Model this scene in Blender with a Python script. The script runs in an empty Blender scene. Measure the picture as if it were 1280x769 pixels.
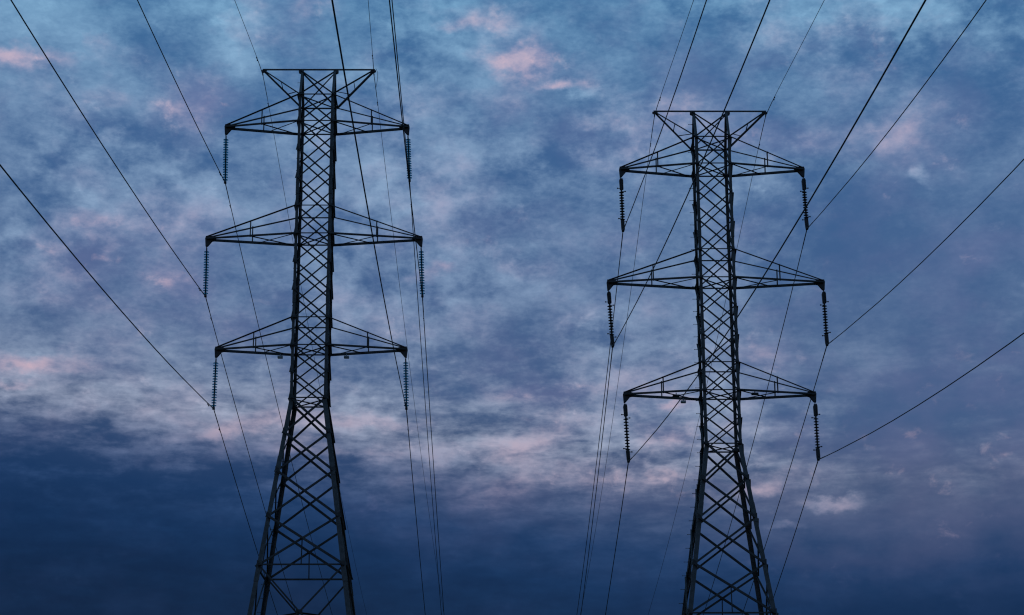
import bpy, bmesh, math, random
from mathutils import Vector, Matrix
random.seed(7)
C = bpy.context.scene
COL = C.collection

# ------------------------------------------------------------------ camera
F, PITCH, ROLL = 2520.33, 0.30021, 0.003325
cam = bpy.data.cameras.new('camera')
cam.sensor_width = 36.0
cam.lens = F / 1280 * 36
cam.clip_start = 0.1
cam.clip_end = 20000
co = bpy.data.objects.new('camera', cam)
COL.objects.link(co)
fw = Vector((0, math.cos(PITCH), math.sin(PITCH)))
upv = Vector((0, -math.sin(PITCH), math.cos(PITCH)))
rt = Vector((1, 0, 0))
r2 = rt * math.cos(ROLL) - upv * math.sin(ROLL)
u2 = rt * math.sin(ROLL) + upv * math.cos(ROLL)
m = Matrix((r2, u2, -fw)).transposed().to_4x4()
co.matrix_world = m
C.camera = co

# ------------------------------------------------------------------ colour management
C.render.engine = 'CYCLES'
C.cycles.filter_width = 1.2
C.view_settings.view_transform = 'Standard'
C.view_settings.look = 'None'
C.view_settings.exposure = 0
C.view_settings.gamma = 1
C.view_settings.use_curve_mapping = False


def lin(c):
    return tuple(((x / 255) / 12.92 if x / 255 <= 0.04045 else ((x / 255 + 0.055) / 1.055) ** 2.4) for x in c)


# ------------------------------------------------------------------ dusk sky with cloud deck
SUN_EL, SUN_AZ = math.radians(2.0), math.radians(205)
W = bpy.data.worlds.new('World')
C.world = W
W.use_nodes = True
nt = W.node_tree
N, LK = nt.nodes, nt.links
N.clear()


def val(n):
    return n.outputs[0] if hasattr(n, 'outputs') else n


def math_(op, a, b=None, c=None, clamp=False):
    n = N.new('ShaderNodeMath'); n.operation = op; n.use_clamp = clamp
    for i, x in enumerate((a, b, c)):
        if x is None: continue
        if isinstance(x, (int, float)): n.inputs[i].default_value = x
        else: LK.new(x, n.inputs[i])
    return n.outputs[0]


def vmath(op, a, b=None, out=0):
    n = N.new('ShaderNodeVectorMath'); n.operation = op
    for i, x in enumerate((a, b)):
        if x is None: continue
        if isinstance(x, tuple): n.inputs[i].default_value = x
        else: LK.new(x, n.inputs[i])
    return n.outputs[out]


def smooth(x, a, b, lo=0.0, hi=1.0):
    n = N.new('ShaderNodeMapRange'); n.interpolation_type = 'SMOOTHSTEP'
    LK.new(x, n.inputs['Value'])
    n.inputs['From Min'].default_value = a; n.inputs['From Max'].default_value = b
    n.inputs['To Min'].default_value = lo; n.inputs['To Max'].default_value = hi
    return n.outputs[0]


def noise(vec, scale, detail=5, rough=0.55, dist=0.0, col=False):
    n = N.new('ShaderNodeTexNoise'); n.noise_dimensions = '3D'
    LK.new(vec, n.inputs['Vector'])
    n.inputs['Scale'].default_value = scale; n.inputs['Detail'].default_value = detail
    n.inputs['Roughness'].default_value = rough; n.inputs['Distortion'].default_value = dist
    return n.outputs['Color' if col else 'Fac']


def ramp(x, stops):
    n = N.new('ShaderNodeValToRGB'); LK.new(x, n.inputs[0])
    el = n.color_ramp.elements
    while len(el) < len(stops): el.new(0.5)
    for e, (p, c) in zip(el, stops):
        e.position = p; e.color = (*lin(c), 1)
    return n.outputs[0]


def mixc(f, a, b):
    n = N.new('ShaderNodeMix'); n.data_type = 'RGBA'
    LK.new(f, n.inputs[0]) if not isinstance(f, float) else setattr(n.inputs[0], 'default_value', f)
    for i, x in ((6, a), (7, b)):
        if isinstance(x, tuple): n.inputs[i].default_value = (*x, 1)
        else: LK.new(x, n.inputs[i])
    return n.outputs[2]


tc = N.new('ShaderNodeTexCoord').outputs['Generated']
dirn = vmath('NORMALIZE', tc)
sep = N.new('ShaderNodeSeparateXYZ'); LK.new(dirn, sep.inputs[0])
DEG = 57.29578
az = math_('MULTIPLY', math_('ARCTAN2', sep.outputs[0], sep.outputs[1]), DEG)
el = math_('MULTIPLY', math_('ARCSINE', sep.outputs[2]), DEG)
# directions stretched so that cloud cells are wider than they are tall
sdir = vmath('MULTIPLY', dirn, (1.0, 1.0, 1.55))
# turbulence that frays every cloud edge
w1 = vmath('SUBTRACT', noise(sdir, 14, 4, 0.6, col=True), (0.5, 0.5, 0.5))
w2 = vmath('SUBTRACT', noise(sdir, 55, 5, 0.65, col=True), (0.5, 0.5, 0.5))
comb = N.new('ShaderNodeCombineXYZ'); LK.new(az, comb.inputs[0]); LK.new(el, comb.inputs[1])
warp = vmath('ADD', vmath('MULTIPLY', w1, (3.0, 2.0, 0)), vmath('MULTIPLY', w2, (1.3, 0.8, 0)))
pos = vmath('ADD', comb.outputs[0], warp)
psep = N.new('ShaderNodeSeparateXYZ'); LK.new(pos, psep.inputs[0])
elw = math_('ADD', math_('MULTIPLY', el, 0.62), math_('MULTIPLY', psep.outputs[1], 0.38))

w = smooth(el, 12.5, 18.5, 1.0, 0.0)
nA = noise(sdir, 16, 3, 0.5)              # broad masses
nB = noise(sdir, 40, 5, 0.50, 0.12)       # puffs
sdirP = vmath('MULTIPLY', dirn, (1.0, 1.0, 1.35))
nC = noise(sdirP, 92, 6, 0.60, 0.15)       # small billows
nD = noise(vmath('MULTIPLY', dirn, (1.0, 1.0, 3.6)), 44, 6, 0.56, 0.2)   # long wisps low down
nE = noise(sdirP, 62, 6, 0.60, 0.25)
nF = noise(vmath('MULTIPLY', dirn, (1.0, 1.0, 1.9)), 230, 4, 0.6, 0.2)   # finest ripples       # thin bright edges
# cloudlets: darker rounded cells with paler gaps between them
vw = vmath('ADD', sdir, vmath('MULTIPLY', vmath('SUBTRACT', noise(sdir, 45, 5, 0.6, col=True), (0.5, 0.5, 0.5)), (0.035, 0.035, 0.035)))
vo = N.new('ShaderNodeTexVoronoi'); vo.feature = 'F1'; LK.new(vw, vo.inputs['Vector'])
vo.inputs['Scale'].default_value = 30; vo.normalize = False
vo.inputs['Detail'].default_value = 1.0; vo.inputs['Roughness'].default_value = 0.5
cell = math_('SUBTRACT', vo.outputs['Distance'], 0.45)
patchy = smooth(noise(vmath('ADD', sdir, (7.0, 2.0, 4.0)), 12, 2, 0.5), 0.38, 0.62, 0.35, 1.25)
texm = math_('MULTIPLY_ADD', w, -0.35, 1.0)
bank = smooth(el, 10.5, 13.0, 0.45, 1.0)
T = math_('MULTIPLY', math_('SUBTRACT', nA, 0.5), 1.1)
T = math_('ADD', T, math_('MULTIPLY', math_('MULTIPLY', math_('SUBTRACT', nB, 0.5), 0.75), texm))
T = math_('ADD', T, math_('MULTIPLY', math_('MULTIPLY', math_('SUBTRACT', nC, 0.5), 0.95), math_('MULTIPLY', patchy, texm)))
T = math_('ADD', T, math_('MULTIPLY', math_('MULTIPLY', cell, 0.72), math_('MULTIPLY', patchy, texm)))
T = math_('ADD', T, math_('MULTIPLY', math_('MULTIPLY', math_('SUBTRACT', nD, 0.5), 2.3), w))
HI = smooth(nE, 0.58, 0.78, 0.0, 1.0)
T = math_('MULTIPLY_ADD', math_('SUBTRACT', nF, 0.5), 0.60, T)
T = math_('MULTIPLY_ADD', math_('MULTIPLY', HI, smooth(nA, 0.38, 0.60, 0.25, 1.0)), 0.50, T)
calm = math_('MULTIPLY', smooth(az, 3.0, 11.0), smooth(el, 24.0, 18.0))
T = math_('MULTIPLY', T, math_('MULTIPLY_ADD', calm, -0.5, 1.0))
T = math_('MULTIPLY', T, 0.90)
L = math_('ADD', math_('MULTIPLY_ADD', calm, -0.14, 0.20), math_('MULTIPLY', T, bank))
P = math_('MULTIPLY_ADD', math_('SUBTRACT', noise(vmath('ADD', sdir, (3.1, 1.7, 5.0)), 26, 4, 0.55), 0.47), 1.6, 0.0)

# cloud masses of this evening: azimuth, elevation, half width, half height (degrees), lightness, pinkness
BLOBS = [
#B0
    (-14.36, 24.77, 4.17, 1.70, 0.26, -0.22),
    (-10.75, 24.19, 2.68, 1.28, -0.22, 0.00),
    (-14.74, 23.54, 1.86, 1.18, 0.08, 0.50),
    (-14.78, 23.56, 1.24, 0.59, 0.38, 0.79),
    (-13.45, 23.54, 1.05, 0.53, 0.19, 0.43),
    (-12.54, 24.17, 0.74, 0.41, 0.08, 0.36),
    (-8.85, 24.75, 3.57, 1.70, 0.04, 0.00),
    (-9.60, 22.82, 1.86, 1.48, 0.04, 0.50),
    (-11.87, 22.89, 1.24, 0.65, 0.00, 0.36),
    (-11.30, 21.27, 2.38, 1.28, -0.15, 0.00),
    (-5.93, 25.51, 1.24, 0.47, 0.19, 0.43),
    (-9.32, 19.48, 2.48, 1.18, 0.04, 0.30),
    (-12.92, 19.33, 1.55, 0.65, 0.08, 0.42),
    (-11.92, 21.83, 0.54, 0.40, 0.38, 0.00),
    (-14.70, 20.13, 2.98, 1.70, -0.19, 0.00),
    (-9.73, 18.22, 2.08, 1.14, 0.08, 0.24),
    (-12.52, 18.51, 2.79, 1.18, 0.00, 0.30),
    (-10.63, 17.73, 1.86, 0.65, 0.08, 0.36),
    (-2.45, 24.30, 2.08, 1.42, -0.19, 0.00),
    (0.15, 24.31, 1.92, 0.53, 0.38, 0.94),
    (0.52, 24.09, 2.79, 1.03, 0.08, 0.36),
    (1.50, 23.63, 1.24, 0.35, 0.60, 0.79),
    (2.36, 23.32, 0.65, 0.40, 0.68, 0.07),
    (-0.97, 25.43, 1.55, 0.53, 0.08, 0.43),
    (-1.96, 25.31, 1.24, 0.41, 0.08, 0.36),
    (1.24, 21.94, 4.46, 1.70, -0.15, 0.00),
    (-0.47, 22.97, 1.55, 0.89, -0.04, 0.36),
    (-3.88, 21.36, 1.79, 1.70, 0.08, 0.14),
    (-1.92, 19.12, 1.79, 1.42, -0.11, 0.00),
    (-2.27, 18.16, 0.80, 0.47, 0.22, 0.60),
    (-0.47, 18.44, 1.49, 0.71, 0.04, 0.24),
    (3.18, 21.35, 1.19, 0.57, 0.22, 0.00),
    (0.01, 19.80, 2.68, 1.99, -0.08, 0.00),
    (4.94, 23.55, 1.86, 1.77, 0.00, 0.36),
    (8.99, 21.79, 3.71, 1.18, 0.04, 0.43),
    (7.08, 22.12, 1.86, 0.89, 0.00, 0.36),
    (12.52, 21.55, 2.48, 1.48, 0.00, 0.36),
    (12.46, 20.71, 0.54, 0.37, 0.68, 0.00),
    (14.63, 23.13, 3.27, 3.41, -0.19, 0.00),
    (13.26, 25.01, 1.19, 0.57, 0.22, 0.00),
    (7.19, 24.57, 2.38, 1.42, -0.11, 0.00),
    (11.28, 24.08, 2.08, 1.42, -0.11, 0.14),
    (10.97, 19.43, 4.46, 1.85, -0.17, 0.00),
    (7.70, 19.84, 2.98, 1.70, -0.15, 0.00),
    (9.73, 18.16, 3.57, 1.42, -0.15, 0.12),
    (7.51, 15.79, 2.79, 0.77, 0.08, 0.42),
    (8.49, 16.65, 1.79, 0.85, 0.00, 0.24),
    (13.89, 18.34, 2.68, 1.14, -0.11, 0.24),
    (11.44, 15.83, 3.57, 1.42, 0.00, -0.06),
    (-0.95, 15.71, 4.17, 1.56, -0.19, 0.00),
    (-4.99, 17.26, 2.68, 1.14, 0.08, 0.12),
    (-12.11, 15.64, 2.68, 1.14, -0.08, 0.12),
    (-13.44, 15.17, 2.79, 0.41, 0.22, 0.42),
    (-14.39, 15.33, 1.70, 0.38, 0.22, 0.60),
    (-14.47, 14.66, 1.05, 0.24, 0.22, 0.54),
    (-11.34, 14.01, 5.36, 0.62, 0.11, 0.06),
    (-6.76, 13.83, 3.40, 0.47, 0.22, 0.48),
    (-8.59, 13.55, 1.86, 0.35, 0.22, 0.48),
    (-3.98, 13.99, 2.48, 0.47, 0.22, 0.48),
    (-0.95, 13.22, 3.40, 0.47, 0.30, 0.36),
    (0.46, 14.57, 3.40, 0.65, 0.08, 0.36),
    (1.39, 13.55, 2.68, 0.85, 0.22, 0.18),
    (-3.73, 12.86, 4.76, 0.28, 0.30, 0.18),
    (-12.58, 12.29, 7.14, 1.28, -0.38, -0.24),
    (-7.40, 12.46, 4.46, 0.57, -0.22, -0.12),
    (-13.33, 13.58, 3.27, 0.40, -0.15, 0.00),
    (-4.47, 15.00, 1.79, 0.57, -0.08, 0.00),
    (4.78, 14.17, 0.68, 0.24, 0.30, 0.54),
    (3.75, 14.76, 1.79, 0.71, 0.11, 0.12),
    (4.41, 13.50, 1.55, 0.47, 0.04, 0.36),
    (2.76, 12.29, 2.68, 0.85, -0.08, 0.18),
    (7.36, 12.19, 1.86, 0.38, 0.22, 0.54),
    (9.25, 11.46, 1.34, 0.28, 0.60, 0.18),
    (7.87, 10.95, 0.89, 0.17, 0.38, 0.12),
    (5.07, 12.25, 1.86, 0.59, 0.00, 0.30),
    (11.50, 13.37, 5.65, 1.99, -0.19, 0.12),
    (13.11, 10.86, 4.02, 0.89, -0.08, 0.30),
    (9.97, 10.11, 4.76, 0.71, -0.08, 0.24),
    (12.94, 14.62, 3.57, 1.70, -0.15, 0.06),
    (10.74, 15.64, 2.08, 1.14, 0.09, -0.12),
    (3.92, 22.01, 1.49, 1.42, 0.08, 0.14),
    (-13.34, 17.13, 2.68, 1.14, 0.08, 0.24),
    (-11.03, 16.59, 2.38, 1.14, 0.04, 0.18),
    (1.14, 11.86, 6.55, 1.14, -0.04, 0.24),
    (-1.87, 11.86, 3.57, 0.71, 0.00, 0.18),
    (-14.61, 24.86, 4.76, 1.99, 0.19, -0.14),
    (-12.08, 7.71, 14.88, 2.56, -0.08, 0.00),
    (4.66, 22.44, 1.86, 1.18, 0.00, 0.36),
    (12.07, 21.81, 1.86, 1.18, 0.04, 0.36),
    (13.87, 23.86, 1.49, 0.85, 0.00, 0.29),
    (11.64, 12.03, 6.19, 2.66, -0.01, 0.30),
    (12.17, 10.02, 5.57, 0.89, 0.00, 0.30),
#B1
]
for (a, e, sa, se, dl, dp) in BLOBS:
    d = vmath('LENGTH', vmath('MULTIPLY', vmath('SUBTRACT', pos, (a, e, 0)), (1 / sa, 1 / se, 0)), out=1)
    k = smooth(d, 0.0, 1.0, 1.0, 0.0)
    if dl: L = math_('MULTIPLY_ADD', k, dl, L)
    if dp: P = math_('MULTIPLY_ADD', k, dp, P)
# long pale band sloping down to the right above the low bank
bc = math_('MULTIPLY_ADD', psep.outputs[0], -0.15, 13.15)
bd = math_('ABSOLUTE', math_('SUBTRACT', psep.outputs[1], bc))
band = math_('MULTIPLY', smooth(bd, 0.0, 1.8, 1.0, 0.0), smooth(az, 9.0, -2.0, 0.0, 1.0))
L = math_('MULTIPLY_ADD', band, 0.18, L)
P = math_('MULTIPLY_ADD', band, 0.08, P)
L = math_('SMOOTH_MAX', math_('MINIMUM', L, 1.15), 0.0, 0.35)
# the low bank stands higher on the left
sh = smooth(az, -15.0, 12.0, -1.9, 0.85)
elb = math_('ADD', elw, math_('MULTIPLY', w, sh))
x = math_('DIVIDE', elb, 40.0)
DARK = [(0, (5, 27, 55)), (.19, (6, 33, 68)), (.235, (10, 42, 82)), (.262, (21, 53, 96)), (.292, (42, 68, 110)), (.325, (54, 78, 117)),
        (.36, (66, 92, 134)), (.44, (63, 94, 139)), (.55, (60, 98, 146)), (.66, (60, 108, 156)), (.85, (58, 110, 161))]
LIGHT = [(0, (9, 39, 72)), (.19, (13, 48, 88)), (.235, (25, 61, 107)), (.262, (56, 85, 132)), (.292, (110, 124, 159)), (.325, (164, 174, 199)),
         (.36, (154, 170, 197)), (.44, (138, 162, 195)), (.55, (142, 172, 205)), (.66, (126, 176, 212)), (.85, (122, 174, 212))]
clouds = mixc(L, ramp(x, DARK), ramp(x, LIGHT))
Pc = math_('MAXIMUM', math_('MINIMUM', P, 1.0), 0.0)
# rosy light: a mauve veil, peach only on the thickest small billows
mauve = ramp(x, [(0, (14, 42, 76)), (.235, (40, 66, 112)), (.27, (84, 92, 130)), (.31, (120, 120, 152)), (.37, (122, 120, 162)), (.5, (118, 122, 166)), (.64, (136, 140, 182)), (.85, (150, 150, 190))])
peach = ramp(x, [(0, (14, 42, 76)), (.235, (52, 74, 118)), (.27, (112, 112, 150)), (.31, (206, 182, 196)), (.37, (208, 178, 192)), (.5, (192, 170, 192)), (.64, (222, 194, 206)), (.85, (214, 190, 205))])
clouds = mixc(math_('MULTIPLY', Pc, 0.50), clouds, mauve)
crest = smooth(math_('ADD', math_('ADD', L, math_('MULTIPLY', nC, 0.8)), math_('MULTIPLY', P, 0.25)), 0.62, 1.75)
clouds = mixc(math_('MULTIPLY', math_('MULTIPLY_ADD', HI, 0.65, math_('MULTIPLY', crest, 0.75)), Pc, clamp=True), clouds, peach)
sky = N.new('ShaderNodeTexSky'); sky.sky_type = 'NISHITA'; sky.sun_disc = False
sky.sun_elevation = SUN_EL; sky.sun_rotation = SUN_AZ
scaled = vmath('MULTIPLY', clouds, (10.0, 10.0, 10.0))
fin = mixc(0.03, scaled, sky.outputs[0])
bg = N.new('ShaderNodeBackground'); LK.new(fin, bg.inputs[0]); bg.inputs[1].default_value = 0.1
out = N.new('ShaderNodeOutputWorld'); LK.new(bg.outputs[0], out.inputs[0])

# faint last light behind the camera, under heavy cloud
sl = bpy.data.lights.new('sun', 'SUN'); sl.energy = 0.08; sl.angle = math.radians(15); sl.color = (1.0, 0.82, 0.74)
so = bpy.data.objects.new('sun', sl); COL.objects.link(so)
sd = Vector((math.sin(SUN_AZ) * math.cos(SUN_EL), math.cos(SUN_AZ) * math.cos(SUN_EL), math.sin(SUN_EL)))
so.rotation_euler = sd.to_track_quat('Z', 'Y').to_euler()


# ------------------------------------------------------------------ materials
def material(name, c1, c2, scale, rough, metal=0.0, bump=0.0, trans=0.0):
    mt = bpy.data.materials.new(name); mt.use_nodes = True
    t = mt.node_tree; b = t.nodes['Principled BSDF']
    tcn = t.nodes.new('ShaderNodeTexCoord'); n = t.nodes.new('ShaderNodeTexNoise')
    t.links.new(tcn.outputs['Object'], n.inputs['Vector'])
    n.inputs['Scale'].default_value = scale; n.inputs['Detail'].default_value = 6
    r = t.nodes.new('ShaderNodeValToRGB'); t.links.new(n.outputs['Fac'], r.inputs[0])
    r.color_ramp.elements[0].position = .35; r.color_ramp.elements[0].color = (*c1, 1)
    r.color_ramp.elements[1].position = .65; r.color_ramp.elements[1].color = (*c2, 1)
    t.links.new(r.outputs[0], b.inputs['Base Color'])
    b.inputs['Roughness'].default_value = rough; b.inputs['Metallic'].default_value = metal
    b.inputs['Transmission Weight'].default_value = trans
    if bump:
        bp = t.nodes.new('ShaderNodeBump'); bp.inputs['Strength'].default_value = bump
        t.links.new(n.outputs['Fac'], bp.inputs['Height']); t.links.new(bp.outputs[0], b.inputs['Normal'])
    return mt


STEEL = material('shaded_weathered_steel', (.014, .016, .019), (.036, .040, .044), 3, .72, .1, .1)  # weathered steel of braces and arms, shade put into its darker colour
LEGST = material('lit_leg_steel', (.028, .034, .038), (.054, .061, .067), 5, .65, .15, .1)  # same steel on the legs, lighter colour stands in for light on them
BOLT = material('bolt_steel', (.05, .055, .06), (.09, .09, .095), 20, .6, .3)
ALU = material('stranded_aluminium', (.02, .02, .022), (.035, .035, .037), 30, .6, .3)
IRON = material('cast_fitting', (.014, .015, .017), (.028, .028, .032), 25, .55, .4)
GLASS = material('teal_glass', (.10, .42, .58), (.13, .50, .66), 3, .25, 0, 0, .85)
BROWN = material('dark_porcelain', (.018, .016, .018), (.035, .03, .032), 8, .3)
PAINT = material('pale_box_paint', (.20, .22, .24), (.30, .32, .34), 14, .5)
GRASS = material('grass_field', (.02, .03, .012), (.045, .055, .02), 0.3, .95, 0, .4)
SOIL = material('concrete_footing', (.22, .21, .2), (.32, .31, .3), 9, .9, 0, .3)


# ------------------------------------------------------------------ mesh helpers
def link(name, bm, mat, parent=None, smoothf=False):
    me = bpy.data.meshes.new(name)
    bmesh.ops.recalc_face_normals(bm, faces=bm.faces)
    bm.to_mesh(me); bm.free()
    if smoothf:
        for p in me.polygons: p.use_smooth = True
    me.materials.append(mat)
    o = bpy.data.objects.new(name, me); COL.objects.link(o)
    if parent is not None: o.parent = parent
    return o


def tag(o, label, cat, group=None):
    o['label'] = label; o['category'] = cat
    if group: o['group'] = group
    return o


def empty(name, loc):
    o = bpy.data.objects.new(name, None); COL.objects.link(o); o.location = loc; o.empty_display_size = .5
    return o


def hexa(bm, c8):
    v = [bm.verts.new(c) for c in c8]
    for f in ((0, 1, 2, 3), (7, 6, 5, 4), (0, 4, 5, 1), (1, 5, 6, 2), (2, 6, 7, 3), (3, 7, 4, 0)):
        bm.faces.new([v[i] for i in f])


def slab(bm, p0, p1, a, a0, a1, b, b0, b1):
    """bar from p0 to p1 with a cross-section spanning a0..a1 along a and b0..b1 along b"""
    c = []
    for p in (p0, p1):
        c += [p + a * a0 + b * b0, p + a * a1 + b * b0, p + a * a1 + b * b1, p + a * a0 + b * b1]
    hexa(bm, c)


def angle(bm, p0, p1, n, w, t=.009, off=0.0, flip=1, w2=None):
    """rolled steel angle: one flange flat on the face whose outward normal is n, the other standing out along n"""
    p0, p1, n = Vector(p0), Vector(p1), Vector(n)
    d = (p1 - p0).normalized()
    n = (n - d * n.dot(d)).normalized()
    s = d.cross(n) * flip
    w2 = w2 or w
    p0 = p0 + n * off; p1 = p1 + n * off
    slab(bm, p0, p1, s, -w / 2, w / 2, n, 0, t)
    slab(bm, p0, p1, s, w / 2 - t, w / 2, n, t, w2)


def tube(bm, pts, r, seg=8, caps=True):
    rings = []
    pts = [Vector(p) for p in pts]
    for i, p in enumerate(pts):
        d = (pts[min(i + 1, len(pts) - 1)] - pts[max(i - 1, 0)]).normalized()
        a = d.orthogonal().normalized() if i == 0 else (a - d * a.dot(d)).normalized()
        b = d.cross(a)
        rr = r[i] if isinstance(r, (list, tuple)) else r
        rings.append([bm.verts.new(p + (a * math.cos(k * 2 * math.pi / seg) + b * math.sin(k * 2 * math.pi / seg)) * rr) for k in range(seg)])
    for A, B in zip(rings, rings[1:]):
        for k in range(seg):
            bm.faces.new((A[k], A[(k + 1) % seg], B[(k + 1) % seg], B[k]))
    if caps:
        bm.faces.new(rings[0][::-1]); bm.faces.new(rings[-1])


def lathe(bm, prof, seg=20, org=Vector((0, 0, 0))):
    rings = [[bm.verts.new(org + Vector((r * math.cos(k * 2 * math.pi / seg), r * math.sin(k * 2 * math.pi / seg), z))) for k in range(seg)] for r, z in prof]
    for A, B in zip(rings, rings[1:]):
        for k in range(seg): bm.faces.new((A[k], A[(k + 1) % seg], B[(k + 1) % seg], B[k]))
    bm.faces.new(rings[0][::-1]); bm.faces.new(rings[-1])


def plate(bm, pts, n, t):
    """flat polygon plate of thickness t, centred on its plane"""
    n = Vector(n).normalized()
    A = [bm.verts.new(Vector(p) - n * t / 2) for p in pts]; B = [bm.verts.new(Vector(p) + n * t / 2) for p in pts]
    bm.faces.new(A[::-1]); bm.faces.new(B)
    for i in range(len(pts)):
        j = (i + 1) % len(pts); bm.faces.new((A[i], A[j], B[j], B[i]))


# ------------------------------------------------------------------ ground
bm = bmesh.new()
def gz(x, y):
    r = math.hypot(x, y)
    h = -1.7 + 0.25 * math.sin(x * .05) * math.cos(y * .04)
    if r > 120: h -= 5.5 * min(1, (r - 120) / 120)
    h += 0.0
    return h
RI = [0, 3, 8, 16, 28, 45, 65, 90, 120, 160, 220, 320, 500, 900, 1800, 4000, 9000]
prev = None
c0 = bm.verts.new((0, 0, gz(0, 0)))
for r in RI[1:]:
    ring = [bm.verts.new((r * math.cos(k * math.pi / 36), r * math.sin(k * math.pi / 36), gz(r * math.cos(k * math.pi / 36), r * math.sin(k * math.pi / 36)))) for k in range(72)]
    for k in range(72):
        if prev is None: bm.faces.new((c0, ring[k], ring[(k + 1) % 72]))
        else: bm.faces.new((prev[k], ring[k], ring[(k + 1) % 72], prev[(k + 1) % 72]))
    prev = ring
g = link('ground', bm, GRASS, smoothf=True); g['kind'] = 'structure'

# ------------------------------------------------------------------ lattice pylon
LV = dict(top=0.0, A=-1.6255, c1=-2.9839, t2=-7.2763, c2=-8.6599, t3=-12.7661, c3=-14.0961, waist=-16.6139, n1=-18.2821, n2=-20.1176, n3=-22.2423, ring=-24.4800)
HB, W4 = 0.8417, 1.9406
SL = (W4 - HB) / (LV['waist'] - LV['ring'])
Z_LOW = [-29.5, -34.6, -41.6]
Hs = lambda z: HB if z >= LV['waist'] else HB + (LV['waist'] - z) * SL
Z_BASE = -41.6


def lerp(a, b, n, i): return a + (b - a) * i / n


NODES = [LV['A'], LV['c1']] + [lerp(LV['c1'], LV['t2'], 3, i) for i in (1, 2, 3)] + [LV['c2']] + \
        [lerp(LV['c2'], LV['t3'], 3, i) for i in (1, 2, 3)] + [LV['c3'], lerp(LV['c3'], LV['waist'], 2, 1), LV['waist'],
        LV['n1'], LV['n2'], LV['n3'], LV['ring'], -29.5, -34.6, -41.3]
FACES = [((0, -1, 0), (1, 0, 0)), ((0, 1, 0), (-1, 0, 0)), ((-1, 0, 0), (0, -1, 0)), ((1, 0, 0), (0, 1, 0))]   # normal, along


def corner(n, s, side, z):
    h = Hs(z)
    return Vector(n) * h + Vector(s) * h * side + Vector((0, 0, z))


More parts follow.
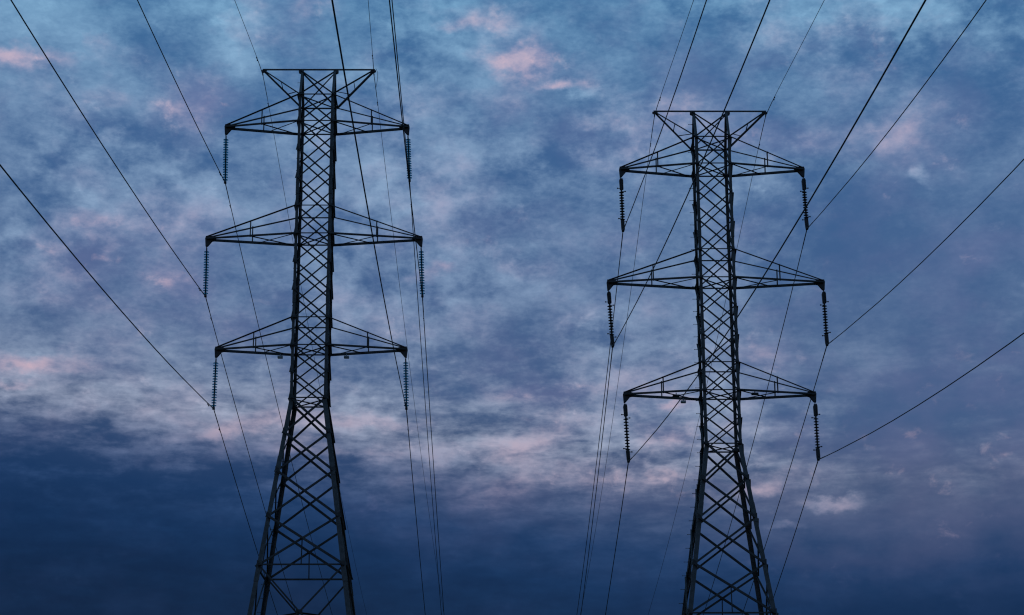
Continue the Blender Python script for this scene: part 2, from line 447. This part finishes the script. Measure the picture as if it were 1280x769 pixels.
def make_pylon():
    root = empty('lattice_pylon', (0, 0, 0))
    # legs: L sections whose corner points outwards
    for sx in (-1, 1):
        for sy in (-1, 1):
            bm = bmesh.new()
            segs = [((0, 0), LV['top'] + .02, LV['A'], .12), ('', LV['A'], LV['waist'], .135), ('', LV['waist'], Z_BASE, .20)]
            for k, (_, za, zb, wd) in enumerate(segs):
                def P(z):
                    if z > LV['A']:
                        f = (z - LV['A']) / (LV['top'] - LV['A'])
                        return Vector((sx * HB, sy * (HB * (1 - f) + .05 * f), z))
                    return Vector((sx * Hs(z), sy * Hs(z), z))
                p0, p1 = P(za), P(zb)
                X, Y = Vector((-sx, 0, 0)), Vector((0, -sy, 0))
                t = .016
                slab(bm, p0, p1, X, 0, wd, Y, 0, t)
                slab(bm, p0, p1, X, 0, t, Y, t, wd)
            # splice plates
            for z in (LV['t2'] + 1.5, LV['t3'] + 1.6, LV['n2'] + .7, LV['ring'] + .15):
                p0 = Vector((sx * Hs(z), sy * Hs(z), z)); p1 = Vector((sx * Hs(z - .9), sy * Hs(z - .9), z - .9))
                X, Y = Vector((-sx, 0, 0)), Vector((0, -sy, 0))
                wd = .15 if z > LV['waist'] else .21
                slab(bm, p0, p1, X, -.014, wd, Y, -.014, -.002)
                slab(bm, p0, p1, X, -.014, -.002, Y, -.0145, wd)
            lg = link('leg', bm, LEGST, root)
            bm = bmesh.new()
            slab(bm, Vector((sx * (Hs(Z_BASE)), sy * Hs(Z_BASE), Z_BASE - .5)), Vector((sx * Hs(Z_BASE), sy * Hs(Z_BASE), Z_BASE + .25)), Vector((1, 0, 0)), -.35, .35, Vector((0, 1, 0)), -.35, .35)
            link('footing', bm, SOIL, lg)
            # climbing bolts on the rear left leg
            if sx == -1 and sy == 1:
                first = None
                z = -.55; k = 0
                while z > -38:
                    yy = sy * (Hs(z) if z < LV['A'] else HB + (0.05 - HB) * (z - LV['A']) / -LV['A'])
                    if first is None:
                        b2 = bmesh.new(); tube(b2, [(0, 0, 0), (-.17, 0, 0)], .011, 6); tube(b2, [(-.17, 0, 0), (-.19, 0, 0)], .019, 6)
                        tube(b2, [(-.005, 0, 0), (-.03, 0, 0)], .02, 6)
                        first = link('step_bolt', b2, BOLT, lg); o = first
                    else:
                        o = first.copy(); COL.objects.link(o); o.parent = lg
                    o.location = (-Hs(z), yy - .05, z)
                    z -= .62; k += 1
    # X panels on all four faces
    for i, (za, zb) in enumerate(zip(NODES, NODES[1:])):
        for (n, s) in FACES:
            bm = bmesh.new()
            low = zb < LV['waist'] - .1
            w1_, w2_ = (.115, .088) if low else (.078, .054)
            if zb < LV['ring'] - .1: w1_, w2_ = .075, .07
            if n[1] > 0: w1_, w2_ = w2_, w1_
            a0, a1 = corner(n, s, -1, za), corner(n, s, 1, zb)
            b0, b1 = corner(n, s, 1, za), corner(n, s, -1, zb)
            nn = Vector(n)
            sv = Vector(s)
            gx = .06
            so_ = .065 if n[0] else None
            angle(bm, a0 + sv * gx, a1 - sv * gx, nn, w1_, .008, .012, 1, so_)
            angle(bm, b0 - sv * gx, b1 + sv * gx, -nn, w2_, .008, .018, 1, so_)
            # gussets at the lower joints
            gs = .20 if low else .11
            for sd_ in (-1, 1):
                c = corner(n, s, sd_, za) + nn * .006
                plate(bm, [c + sv * (-sd_ * .0) + Vector((0, 0, gs)), c + sv * (-sd_ * gs * .8) + Vector((0, 0, gs * .5)), c + sv * (-sd_ * gs * .8) - Vector((0, 0, gs * .6)), c - Vector((0, 0, gs * 1.2))], nn, .009)
            # centre bolt plate
            link('cross_brace', bm, STEEL, root)
    # top: front and rear X between the ridge and level A
    for sy in (-1, 1):
        bm = bmesh.new()
        for s, w_ in ((-1, .08), (1, .055)):
            angle(bm, (s * HB, sy * .05, -.06), (-s * HB, sy * HB, LV['A']), (0, sy, .4), w_, .008, .012 if s < 0 else -.02, 1)
        link('cross_brace', bm, STEEL, root)
    # ridge beam with head plates
    bm = bmesh.new()
    slab(bm, Vector((-2.72, 0, 0)), Vector((2.72, 0, 0)), Vector((0, 1, 0)), -.045, .045, Vector((0, 0, 1)), .0, .05)
    slab(bm, Vector((-2.72, 0, 0)), Vector((2.72, 0, 0)), Vector((0, 1, 0)), -.045, -.035, Vector((0, 0, 1)), -.03, -.001)
    for s in (-1, 1):
        plate(bm, [(s * HB - .12, -.07, -.002), (s * HB + .12, -.07, -.002), (s * HB + .12, -.07, -.14), (s * HB + .02, -.07, -.2), (s * HB - .12, -.07, -.14)], (0, 1, 0), .012)
        plate(bm, [(s * HB - .12, .07, -.002), (s * HB + .12, .07, -.002), (s * HB + .12, .07, -.14), (s * HB + .02, .07, -.2), (s * HB - .12, .07, -.14)], (0, 1, 0), .012)
        plate(bm, [(s * 2.78, 0, -.0), (s * 2.5, 0, -.002), (s * 2.56, 0, -.12), (s * 2.68, 0, -.15), (s * 2.78, 0, -.1)], (0, 1, 0), .03)
    link('top_beam', bm, STEEL, root)
    # peak arms
    for s in (-1, 1):
        bm = bmesh.new()
        e = Vector((s * 2.62, 0, -.05))
        fr, rr = Vector((s * HB, -HB, LV['A'] + .05)), Vector((s * HB, HB, LV['A'] - .02))
        angle(bm, e + Vector((0, -.03, 0)), fr, (0, -1, 0), .06, .008)
        angle(bm, e + Vector((0, .03, -.02)), rr, (0, 1, 0), .09, .01)
        pa = link('peak_arm', bm, STEEL, root)
        for (fa, fb) in ((.5, .5), (.93, .62)):
            bm = bmesh.new()
            angle(bm, e.lerp(fr, fa), e.lerp(rr, fb), (s, 0, 0), .036, .007)
            link('lacing_bar', bm, STEEL, pa)
    # rings
    for nm, wd in (('A', .06), ('c1', .055), ('t2', .05), ('c2', .055), ('t3', .05), ('c3', .055), ('waist', .06), ('ring', .075)):
        z = LV[nm]
        bm = bmesh.new()
        for (n, s) in FACES:
            angle(bm, corner(n, s, -1, z) + Vector(s) * .03, corner(n, s, 1, z) - Vector(s) * .03, n, wd, .008, .026 if abs(n[1]) else .03)
        fr = link('ring_frame', bm, STEEL, root)
        if nm in ('A', 'c1', 'c2', 'c3', 'waist'):
            bm = bmesh.new(); h = Hs(z)
            angle(bm, (-h, -h, z - .02), (h, h, z - .02), (0, 0, -1), .045, .007)
            angle(bm, (-h, h, z - .04), (h, -h, z - .04), (0, 0, -1), .045, .007)
            link('plan_brace', bm, STEEL, fr)
    # hangers in the panel above the lowest visible ring
    z0, z1 = LV['n3'], LV['ring']
    zc = z0 - (z0 - z1) * Hs(z0) / (Hs(z0) + Hs(z1))
    for (n, s) in FACES:
        bm = bmesh.new()
        angle(bm, Vector(n) * Hs(zc) + Vector((0, 0, zc)), Vector(n) * Hs(z1) + Vector((0, 0, z1)), n, .05, .007, .005)
        link('hanger_bar', bm, STEEL, root)
    # diamond tying the crossing points of the tall panel below it
    z0, z1 = LV['ring'], -29.5
    zc = z0 - (z0 - z1) * Hs(z0) / (Hs(z0) + Hs(z1)); h = Hs(zc)
    bm = bmesh.new()
    pts = [Vector((0, -h, zc)), Vector((h, 0, zc)), Vector((0, h, zc)), Vector((-h, 0, zc))]
    for i in range(4): angle(bm, pts[i], pts[(i + 1) % 4], (0, 0, -1), .075, .008, .01 + .004 * i)
    for p in pts: plate(bm, [p + Vector((-.14, 0, .1)) if abs(p.y) > .1 else p + Vector((0, -.14, .1)), p + Vector((.14, 0, .1)) if abs(p.y) > .1 else p + Vector((0, .14, .1)),
                             p + Vector((.14, 0, -.1)) if abs(p.y) > .1 else p + Vector((0, .14, -.1)), p + Vector((-.14, 0, -.1)) if abs(p.y) > .1 else p + Vector((0, -.14, -.1))],
                        (0, 1, 0) if abs(p.y) > .1 else (1, 0, 0), .03)
    link('plan_brace', bm, STEEL, root)
    # crossarms
    for zc, zt, a in ((LV['c1'], LV['A'], 4.40), (LV['c2'], LV['t2'], 5.09), (LV['c3'], LV['t3'], 4.43)):
        for s in (-1, 1):
            tip = Vector((s * (a - .04), 0, zc))
            bm = bmesh.new()
            F_, R_ = Vector((s * HB, -HB - .02, zc)), Vector((s * HB, HB + .02, zc))
            tf, tr = tip + Vector((0, -.08, 0)), tip + Vector((0, .08, 0))
            angle(bm, F_, tf, (0, -1, 0), .10, .011, 0, s, .09)
            angle(bm, R_, tr, (0, 1, 0), .105, .011, 0, -s, .09)
            # chord stubs that run past the legs
            arm = link('crossarm', bm, STEEL, root)
            T_f, T_r = Vector((s * HB, -HB, zt)), Vector((s * HB, HB, zt))
            up = Vector((0, 0, .09))
            for (b_, sy) in ((T_f, -1), (T_r, 1)):
                bm = bmesh.new(); angle(bm, b_, tip + up + Vector((0, sy * .05, 0)), (0, sy, 0), .058, .008)
                link('tie_bar', bm, STEEL, arm)
                f = .505
                lo = (F_ if sy < 0 else R_).lerp(tf if sy < 0 else tr, f); hi = b_.lerp(tip + up, f)
                bm = bmesh.new(); angle(bm, lo - Vector((0, 0, .06)), hi + Vector((0, 0, .05)), (0, sy, 0), .055, .008, -.012)
                link('post', bm, STEEL, arm)
            bm = bmesh.new()
            angle(bm, F_.lerp(tf, .5), R_.lerp(tr, .06), (0, 0, -1), .042, .007)
            angle(bm, F_.lerp(tf, .0), R_.lerp(tr, .44), (0, 0, -1), .042, .007, .012)
            link('lacing_bar', bm, STEEL, arm)
            bm = bmesh.new()
            x0, x1 = tip.x + s * .05, tip.x - s * .42
            for yy in (-.075, .075):
                plate(bm, [(x0, yy, zc + .13), (tip.x - s * .2, yy, zc + .13), (x1, yy, zc + .06), (x1, yy, zc - .08), (tip.x - s * .24, yy, zc - .12), (tip.x - s * .05, yy, zc - .36), (x0, yy, zc - .40), (x0 + s * .03, yy, zc)], (0, 1, 0), .014)
            slab(bm, Vector((x0 - s * .02, 0, zc + .12)), Vector((x0 - s * .02, 0, zc - .10)), Vector((1, 0, 0)), -.012, .012, Vector((0, 1, 0)), -.068, .068)
            tube(bm, [(x0 + s * .01, -.12, zc + .0), (x0 + s * .01, .12, zc + .0)], .022, 6)
            tube(bm, [(x0 - s * .05, -.1, zc - .34), (x0 - s * .05, .1, zc - .34)], .02, 6)
            link('hanger_plate', bm, IRON, arm)
    return root


def copy_tree(o, parent=None):
    c = o.copy(); COL.objects.link(c)
    if parent is not None: c.parent = parent
    for ch in list(o.children): copy_tree(ch, c)
    return c


TL, TR = (-9.3327, 90.0, 39.9417), (9.5804, 90.2036, 37.7800)
pyl = make_pylon()
pyr = copy_tree(pyl)
# the root sits at the tower's top datum; shift every part so that the Empty is at the footing
for root, T, ya in ((pyl, TL, .010579), (pyr, TR, .01009)):
    root.location = (T[0], T[1], T[2] + Z_BASE); root.rotation_euler = (0, 0, ya)
    for ch in root.children: ch.location.z -= Z_BASE
GP = 'steel lattice pylons of the power line'
tag(pyl, 'taller left lattice pylon carrying the teal glass disc insulator strings', 'pylon', GP)
tag(pyr, 'lower right lattice pylon carrying the dark insulator strings with arcing horns', 'pylon', GP)


# small boxes fixed under the lowest crossarms
def box_on(root, x, y, z, mat, sx=.12, sz=.055):
    bm = bmesh.new()
    slab(bm, Vector((x - sx, y, z)), Vector((x + sx, y, z)), Vector((0, 1, 0)), -.09, .09, Vector((0, 0, 1)), -sz, sz)
    bmesh.ops.bevel(bm, geom=list(bm.edges), offset=.012, segments=1, affect='EDGES')
    slab(bm, Vector((x - .02, y, z + sz)), Vector((x + .02, y, z + sz)), Vector((0, 1, 0)), -.02, .02, Vector((0, 0, 1)), 0, .1)
    o = link('junction_box', bm, mat, root); o.location.z = -Z_BASE
for x in (-1.5, 1.6): box_on(pyl, x, HB * .82, LV['c3'] - .17, PAINT)
box_on(pyr, -1.62, HB * .82, LV['c3'] - .17, PAINT)
box_on(pyr, -2.0, .1, LV['c3'] - .03, IRON, .16, .04)
box_on(pyr, 1.62, -.1, LV['c3'] + .0, IRON, .16, .05)

# ------------------------------------------------------------------ clamps and wires
ST = {'L': {'GL': (-12.039, 90.0, 39.925), 'GR': (-6.654, 90.0, 39.926), 'LT': (-13.645, 90.0, 34.133), 'LM': (-14.35, 90.0, 28.46), 'LL': (-13.747, 90.0, 23.034), 'RT': (-4.86, 90.0, 34.204), 'RM': (-4.192, 90.0, 28.42), 'RL': (-4.875, 90.0, 23.003)},
      'R': {'GL': (6.907, 90.204, 37.806), 'GR': (12.275, 90.204, 37.787), 'LT': (5.274, 90.204, 31.716), 'LM': (4.679, 90.204, 26.017), 'LL': (5.305, 90.204, 20.53), 'RT': (13.997, 90.204, 31.785), 'RM': (14.662, 90.204, 26.052), 'RL': (13.997, 90.204, 20.594)}}
# slope, bearing (rad) and curvature of each span
SP = {'Lnear': {'GL': (-0.16228, 0.01787, 0.00061), 'GR': (-0.12878, 0.04385, 0.00061), 'LT': (-0.13659, 0.02659, 0.000502), 'LM': (-0.13275, 0.02353, 0.000502), 'LL': (-0.14506, 0.03417, 0.000502), 'RT': (-0.13698, 0.02755, 0.000502), 'RM': (-0.11232, 0.02067, 0.000502), 'RL': (-0.1468, 0.02832, 0.000502)},
      'Lfar': {'GL': (-0.21119, -0.0081, 0.000616), 'GR': (-0.19954, 0.00571, 0.000616), 'LT': (-0.18904, -0.00783, 0.000549), 'LM': (-0.19928, -0.00559, 0.000549), 'LL': (-0.20958, 0.00073, 0.000549), 'RT': (-0.20945, -0.00932, 0.000549), 'RM': (-0.20678, -0.00933, 0.000549), 'RL': (-0.20638, -0.00905, 0.000549)},
      'Rnear': {'GL': (-0.12228, 0.03185, 0.000789), 'GR': (-0.11495, 0.03142, 0.000789), 'LT': (-0.12142, 0.03583, 0.001003), 'LM': (-0.1259, 0.04206, 0.001003), 'LL': (-0.1196, 0.04748, 0.001003), 'RT': (-0.15442, 0.02667, 0.001003), 'RM': (-0.13666, 0.03519, 0.001003), 'RL': (-0.14132, 0.04128, 0.001003)},
      'Rfar': {'GL': (-0.21472, -0.01365, 0.000871), 'GR': (-0.23472, -0.01476, 0.000871), 'LT': (-0.24554, -0.01485, 0.000879), 'LM': (-0.23051, -0.01232, 0.000879), 'LL': (-0.22914, -0.01468, 0.000879), 'RT': (-0.22183, -0.00213, 0.000879), 'RM': (-0.23146, -0.00966, 0.000879), 'RL': (-0.23429, -0.00896, 0.000879)}}
POSN = {'GL': 'left end of the top beam', 'GR': 'right end of the top beam', 'LT': 'left end of the top crossarm', 'LM': 'left end of the middle crossarm', 'LL': 'left end of the lowest crossarm',
        'RT': 'right end of the top crossarm', 'RM': 'right end of the middle crossarm', 'RL': 'right end of the lowest crossarm'}
PYN = {'L': 'the left pylon', 'R': 'the right pylon'}


def wire_pt(t, k, s):
    S = Vector(ST[t][k]); a, ph, c = SP[t + ('far' if s >= 0 else 'near')][k]
    sg = 1 if s >= 0 else -1; q = abs(s)
    return S + Vector((math.sin(ph) * q, math.cos(ph) * sg * q, a * q + c * q * q))


for t in 'LR':
    for k in ST[t]:
        gw = k[0] == 'G'
        S = Vector(ST[t][k])
        root = empty('ground_wire' if gw else 'power_line', S)
        ss = [-215 + 4 * i for i in range(int(211 / 4))] + [-4, -2, -1, -.4, 0, .4, 1, 2, 4] + [4 + 4 * i for i in range(1, 53)]
        ss = sorted(set(ss))
        drop = Vector((0, 0, -.22 if gw else 0))
        pts = []
        for s in ss:
            p = wire_pt(t, k, s) - S
            if gw: p = p + drop * math.exp(-abs(s) / 2.5)
            pts.append(p)
        bm = bmesh.new()
        tube(bm, pts, .0115 if gw else .0195, 6)
        link('strand', bm, ALU, root, True)
        # suspension clamp
        bm = bmesh.new()
        d = .16 if gw else .2
        c0 = drop
        tube(bm, [c0 + Vector((0, -d, -.03)), c0 + Vector((0, -d * .6, .0)), c0 + Vector((0, 0, .02)), c0 + Vector((0, d * .6, 0)), c0 + Vector((0, d, -.03))], [.02, .035, .045, .035, .02] if not gw else [.014, .024, .03, .024, .014], 8)
        if gw:
            slab(bm, c0, Vector((0, 0, -.0)), Vector((1, 0, 0)), -.02, .02, Vector((0, 1, 0)), -.012, .012)
            tube(bm, [Vector((-.05, 0, -.08)), Vector((.05, 0, -.08))], .02, 6)
        link('suspension_clamp', bm, IRON, root)
        # preformed rods and stockbridge dampers either side of the clamp
        for sg in (-1, 1):
            bm = bmesh.new()
            q = [wire_pt(t, k, sg * v) - S + (drop * math.exp(-v / 2.5) if gw else Vector()) for v in ((.2, .8, 1.5) if not gw else (.2, 1.0, 2.1))]
            tube(bm, q, .024 if not gw else .017, 6)
            link('armour_rod', bm, ALU, root)
            if not gw and t == 'L' or gw:
                dd = 2.1 if not gw else 2.6
                a_ = wire_pt(t, k, sg * dd) - S + (drop * math.exp(-dd / 2.5) if gw else Vector())
                bm = bmesh.new()
                dz = .05
                tube(bm, [a_ + Vector((0, 0, .02)), a_ - Vector((0, 0, dz))], .018, 6)
                tube(bm, [a_ + Vector((0, -.16, -dz - .01)), a_ + Vector((0, .16, -dz - .01))], .007, 5)
                for e_ in (-1, 1): tube(bm, [a_ + Vector((0, e_ * .1, -dz - .01)), a_ + Vector((0, e_ * .19, -dz - .01))], .026, 7)
                link('damper', bm, IRON, root)
        if gw and t == 'L' and k == 'GR':
            bm = bmesh.new()
            tube(bm, [(0.02, -.1, 0.02), (.12, -.2, -.02), (.2, -.25, -.22), (.19, -.1, -.5), (.12, .3, -.58), (.04, 1.0, -.46)], .010, 6)
            link('bonding_loop', bm, ALU, root)
        if gw: tag(root, 'thin ground wire on the %s of %s' % (POSN[k], PYN[t]), 'ground wire', 'thin ground wires on the pylon tops')
        else: tag(root, 'power line below the %s of %s' % (POSN[k], PYN[t]), 'power line', 'power lines hanging from the pylons')


# ------------------------------------------------------------------ insulator strings
def disc_mesh(r, h, mat, name='disc'):
    bm = bmesh.new()
    lathe(bm, [(.028, h), (.034, h * .62), (.045, h * .5), (r * .55, h * .42), (r * .9, h * .2), (r, h * .06), (r * .985, 0), (r * .8, h * .10), (r * .62, h * .02), (r * .5, h * .14), (.03, h * .1), (.018, 0)], 22)
    return bm


def teal_string(top, bot):
    root = empty('insulator_string', bot)
    d = top - bot; Ln = d.length
    bm = bmesh.new()
    tube(bm, [d * 1.0, d * (1 - .16 / Ln)], .022, 8); tube(bm, [d * (1 - .10 / Ln), d * (1 - .17 / Ln)], .032, 8)
    link('shackle', bm, IRON, root)
    n = 17; z1 = Ln - .17; z0 = .14; pitch = (z1 - z0) / n
    first = None
    for i in range(n):
        if first is None:
            first = link('disc', disc_mesh(.125, pitch * .66, GLASS), GLASS, root, True); o = first
            bm = bmesh.new(); tube(bm, [(0, 0, pitch * .38), (0, 0, pitch * 1.0)], [.036, .03], 10); tube(bm, [(0, 0, -.0), (0, 0, pitch * .4)], .014, 8)
            cap = link('cap', bm, IRON, o)
        else:
            o = copy_tree(first, root)
        o.location = d.normalized() * (z0 + pitch * i)
    bm = bmesh.new()
    tube(bm, [d.normalized() * .16, d.normalized() * .05, Vector((0, 0, .0))], [.02, .03, .05], 8)
    plate(bm, [(-.05, 0, .1), (.05, 0, .1), (.06, 0, -.04), (-.06, 0, -.04)], (0, 1, 0), .08)
    link('clevis', bm, IRON, root)
    return root


def dark_string(top, bot, flip):
    root = empty('insulator_string', bot)
    d = top - bot; Ln = d.length; u = d.normalized()
    bm = bmesh.new()
    tube(bm, [u * Ln, u * (Ln - .14)], .02, 8)
    link('shackle', bm, IRON, root)
    # upper fitting: paired straps around the first units
    bm = bmesh.new()
    for xx in (-.075, .06):
        plate(bm, [u * (Ln - .10) + Vector((xx * .5, 0, 0)), u * (Ln - .10) + Vector((xx * .5 + .035, 0, 0)), u * (Ln - .2) + Vector((xx + .04, 0, 0)), u * (Ln - .64) + Vector((xx + .04, 0, 0)), u * (Ln - .66) + Vector((xx, 0, 0)), u * (Ln - .2) + Vector((xx - .015, 0, 0))], (0, 1, 0), .16)
    tube(bm, [u * (Ln - .12), u * (Ln - .68)], .07, 10)
    link('upper_fitting', bm, IRON, root)
    z0, z1, n = .55, Ln - .68, 11
    pitch = (z1 - z0) / n; first = None
    for i in range(n):
        if first is None:
            first = link('disc', disc_mesh(.12, pitch * .6, BROWN), BROWN, root, True); o = first
            bm = bmesh.new(); tube(bm, [(0, 0, pitch * .3), (0, 0, pitch * 1.0)], [.046, .04], 10); tube(bm, [(0, 0, 0), (0, 0, pitch * .4)], .03, 8)
            link('cap', bm, IRON, o)
        else: o = copy_tree(first, root)
        o.location = u * (z0 + pitch * i)
    for zz, sx in ((Ln - .60, flip), (Ln - .76, -flip), (.60, flip), (.44, -flip)):
        bm = bmesh.new()
        tube(bm, [u * zz, u * zz + Vector((sx * .13, -.02, 0)), u * zz + Vector((sx * .20, -.03, .012))], .017, 6)
        tube(bm, [u * zz + Vector((sx * .15, -.03, 0)), u * zz + Vector((sx * .21, -.03, .0))], .03, 7)
        link('arcing_horn', bm, IRON, root)
    bm = bmesh.new()
    tube(bm, [u * .56, u * .46, u * .14, Vector((0, 0, .0))], [.05, .085, .075, .04], 10)
    plate(bm, [u * .5 + Vector((-.09, 0, 0)), u * .5 + Vector((.08, 0, 0)), Vector((.09, 0, .06)), Vector((.05, 0, -.05)), Vector((-.05, 0, -.05)), Vector((-.08, 0, .1))], (0, 1, 0), .12)
    link('lower_fitting', bm, IRON, root)
    return root


for t, T, ya in (('L', TL, .010579), ('R', TR, .01009)):
    for k in ('LT', 'LM', 'LL', 'RT', 'RM', 'RL'):
        S = Vector(ST[t][k])
        a = {'T': 4.40, 'M': 5.09, 'L': 4.43}[k[1]] - .04
        zc = {'T': LV['c1'], 'M': LV['c2'], 'L': LV['c3']}[k[1]]
        s = -1 if k[0] == 'L' else 1
        xl = s * a
        top = Vector((T[0] + xl * math.cos(ya), T[1] + xl * math.sin(ya), T[2] + zc - .36))
        if t == 'L':
            o = teal_string(top, S)
            tag(o, 'teal glass discs hanging from the %s of the left pylon' % POSN[k], 'insulator', 'teal glass insulator strings')
        else:
            o = dark_string(top, S, s if s < 0 else s)
            tag(o, 'dark horned string hanging from the %s of the right pylon' % POSN[k], 'insulator', 'dark insulator strings with arcing horns')
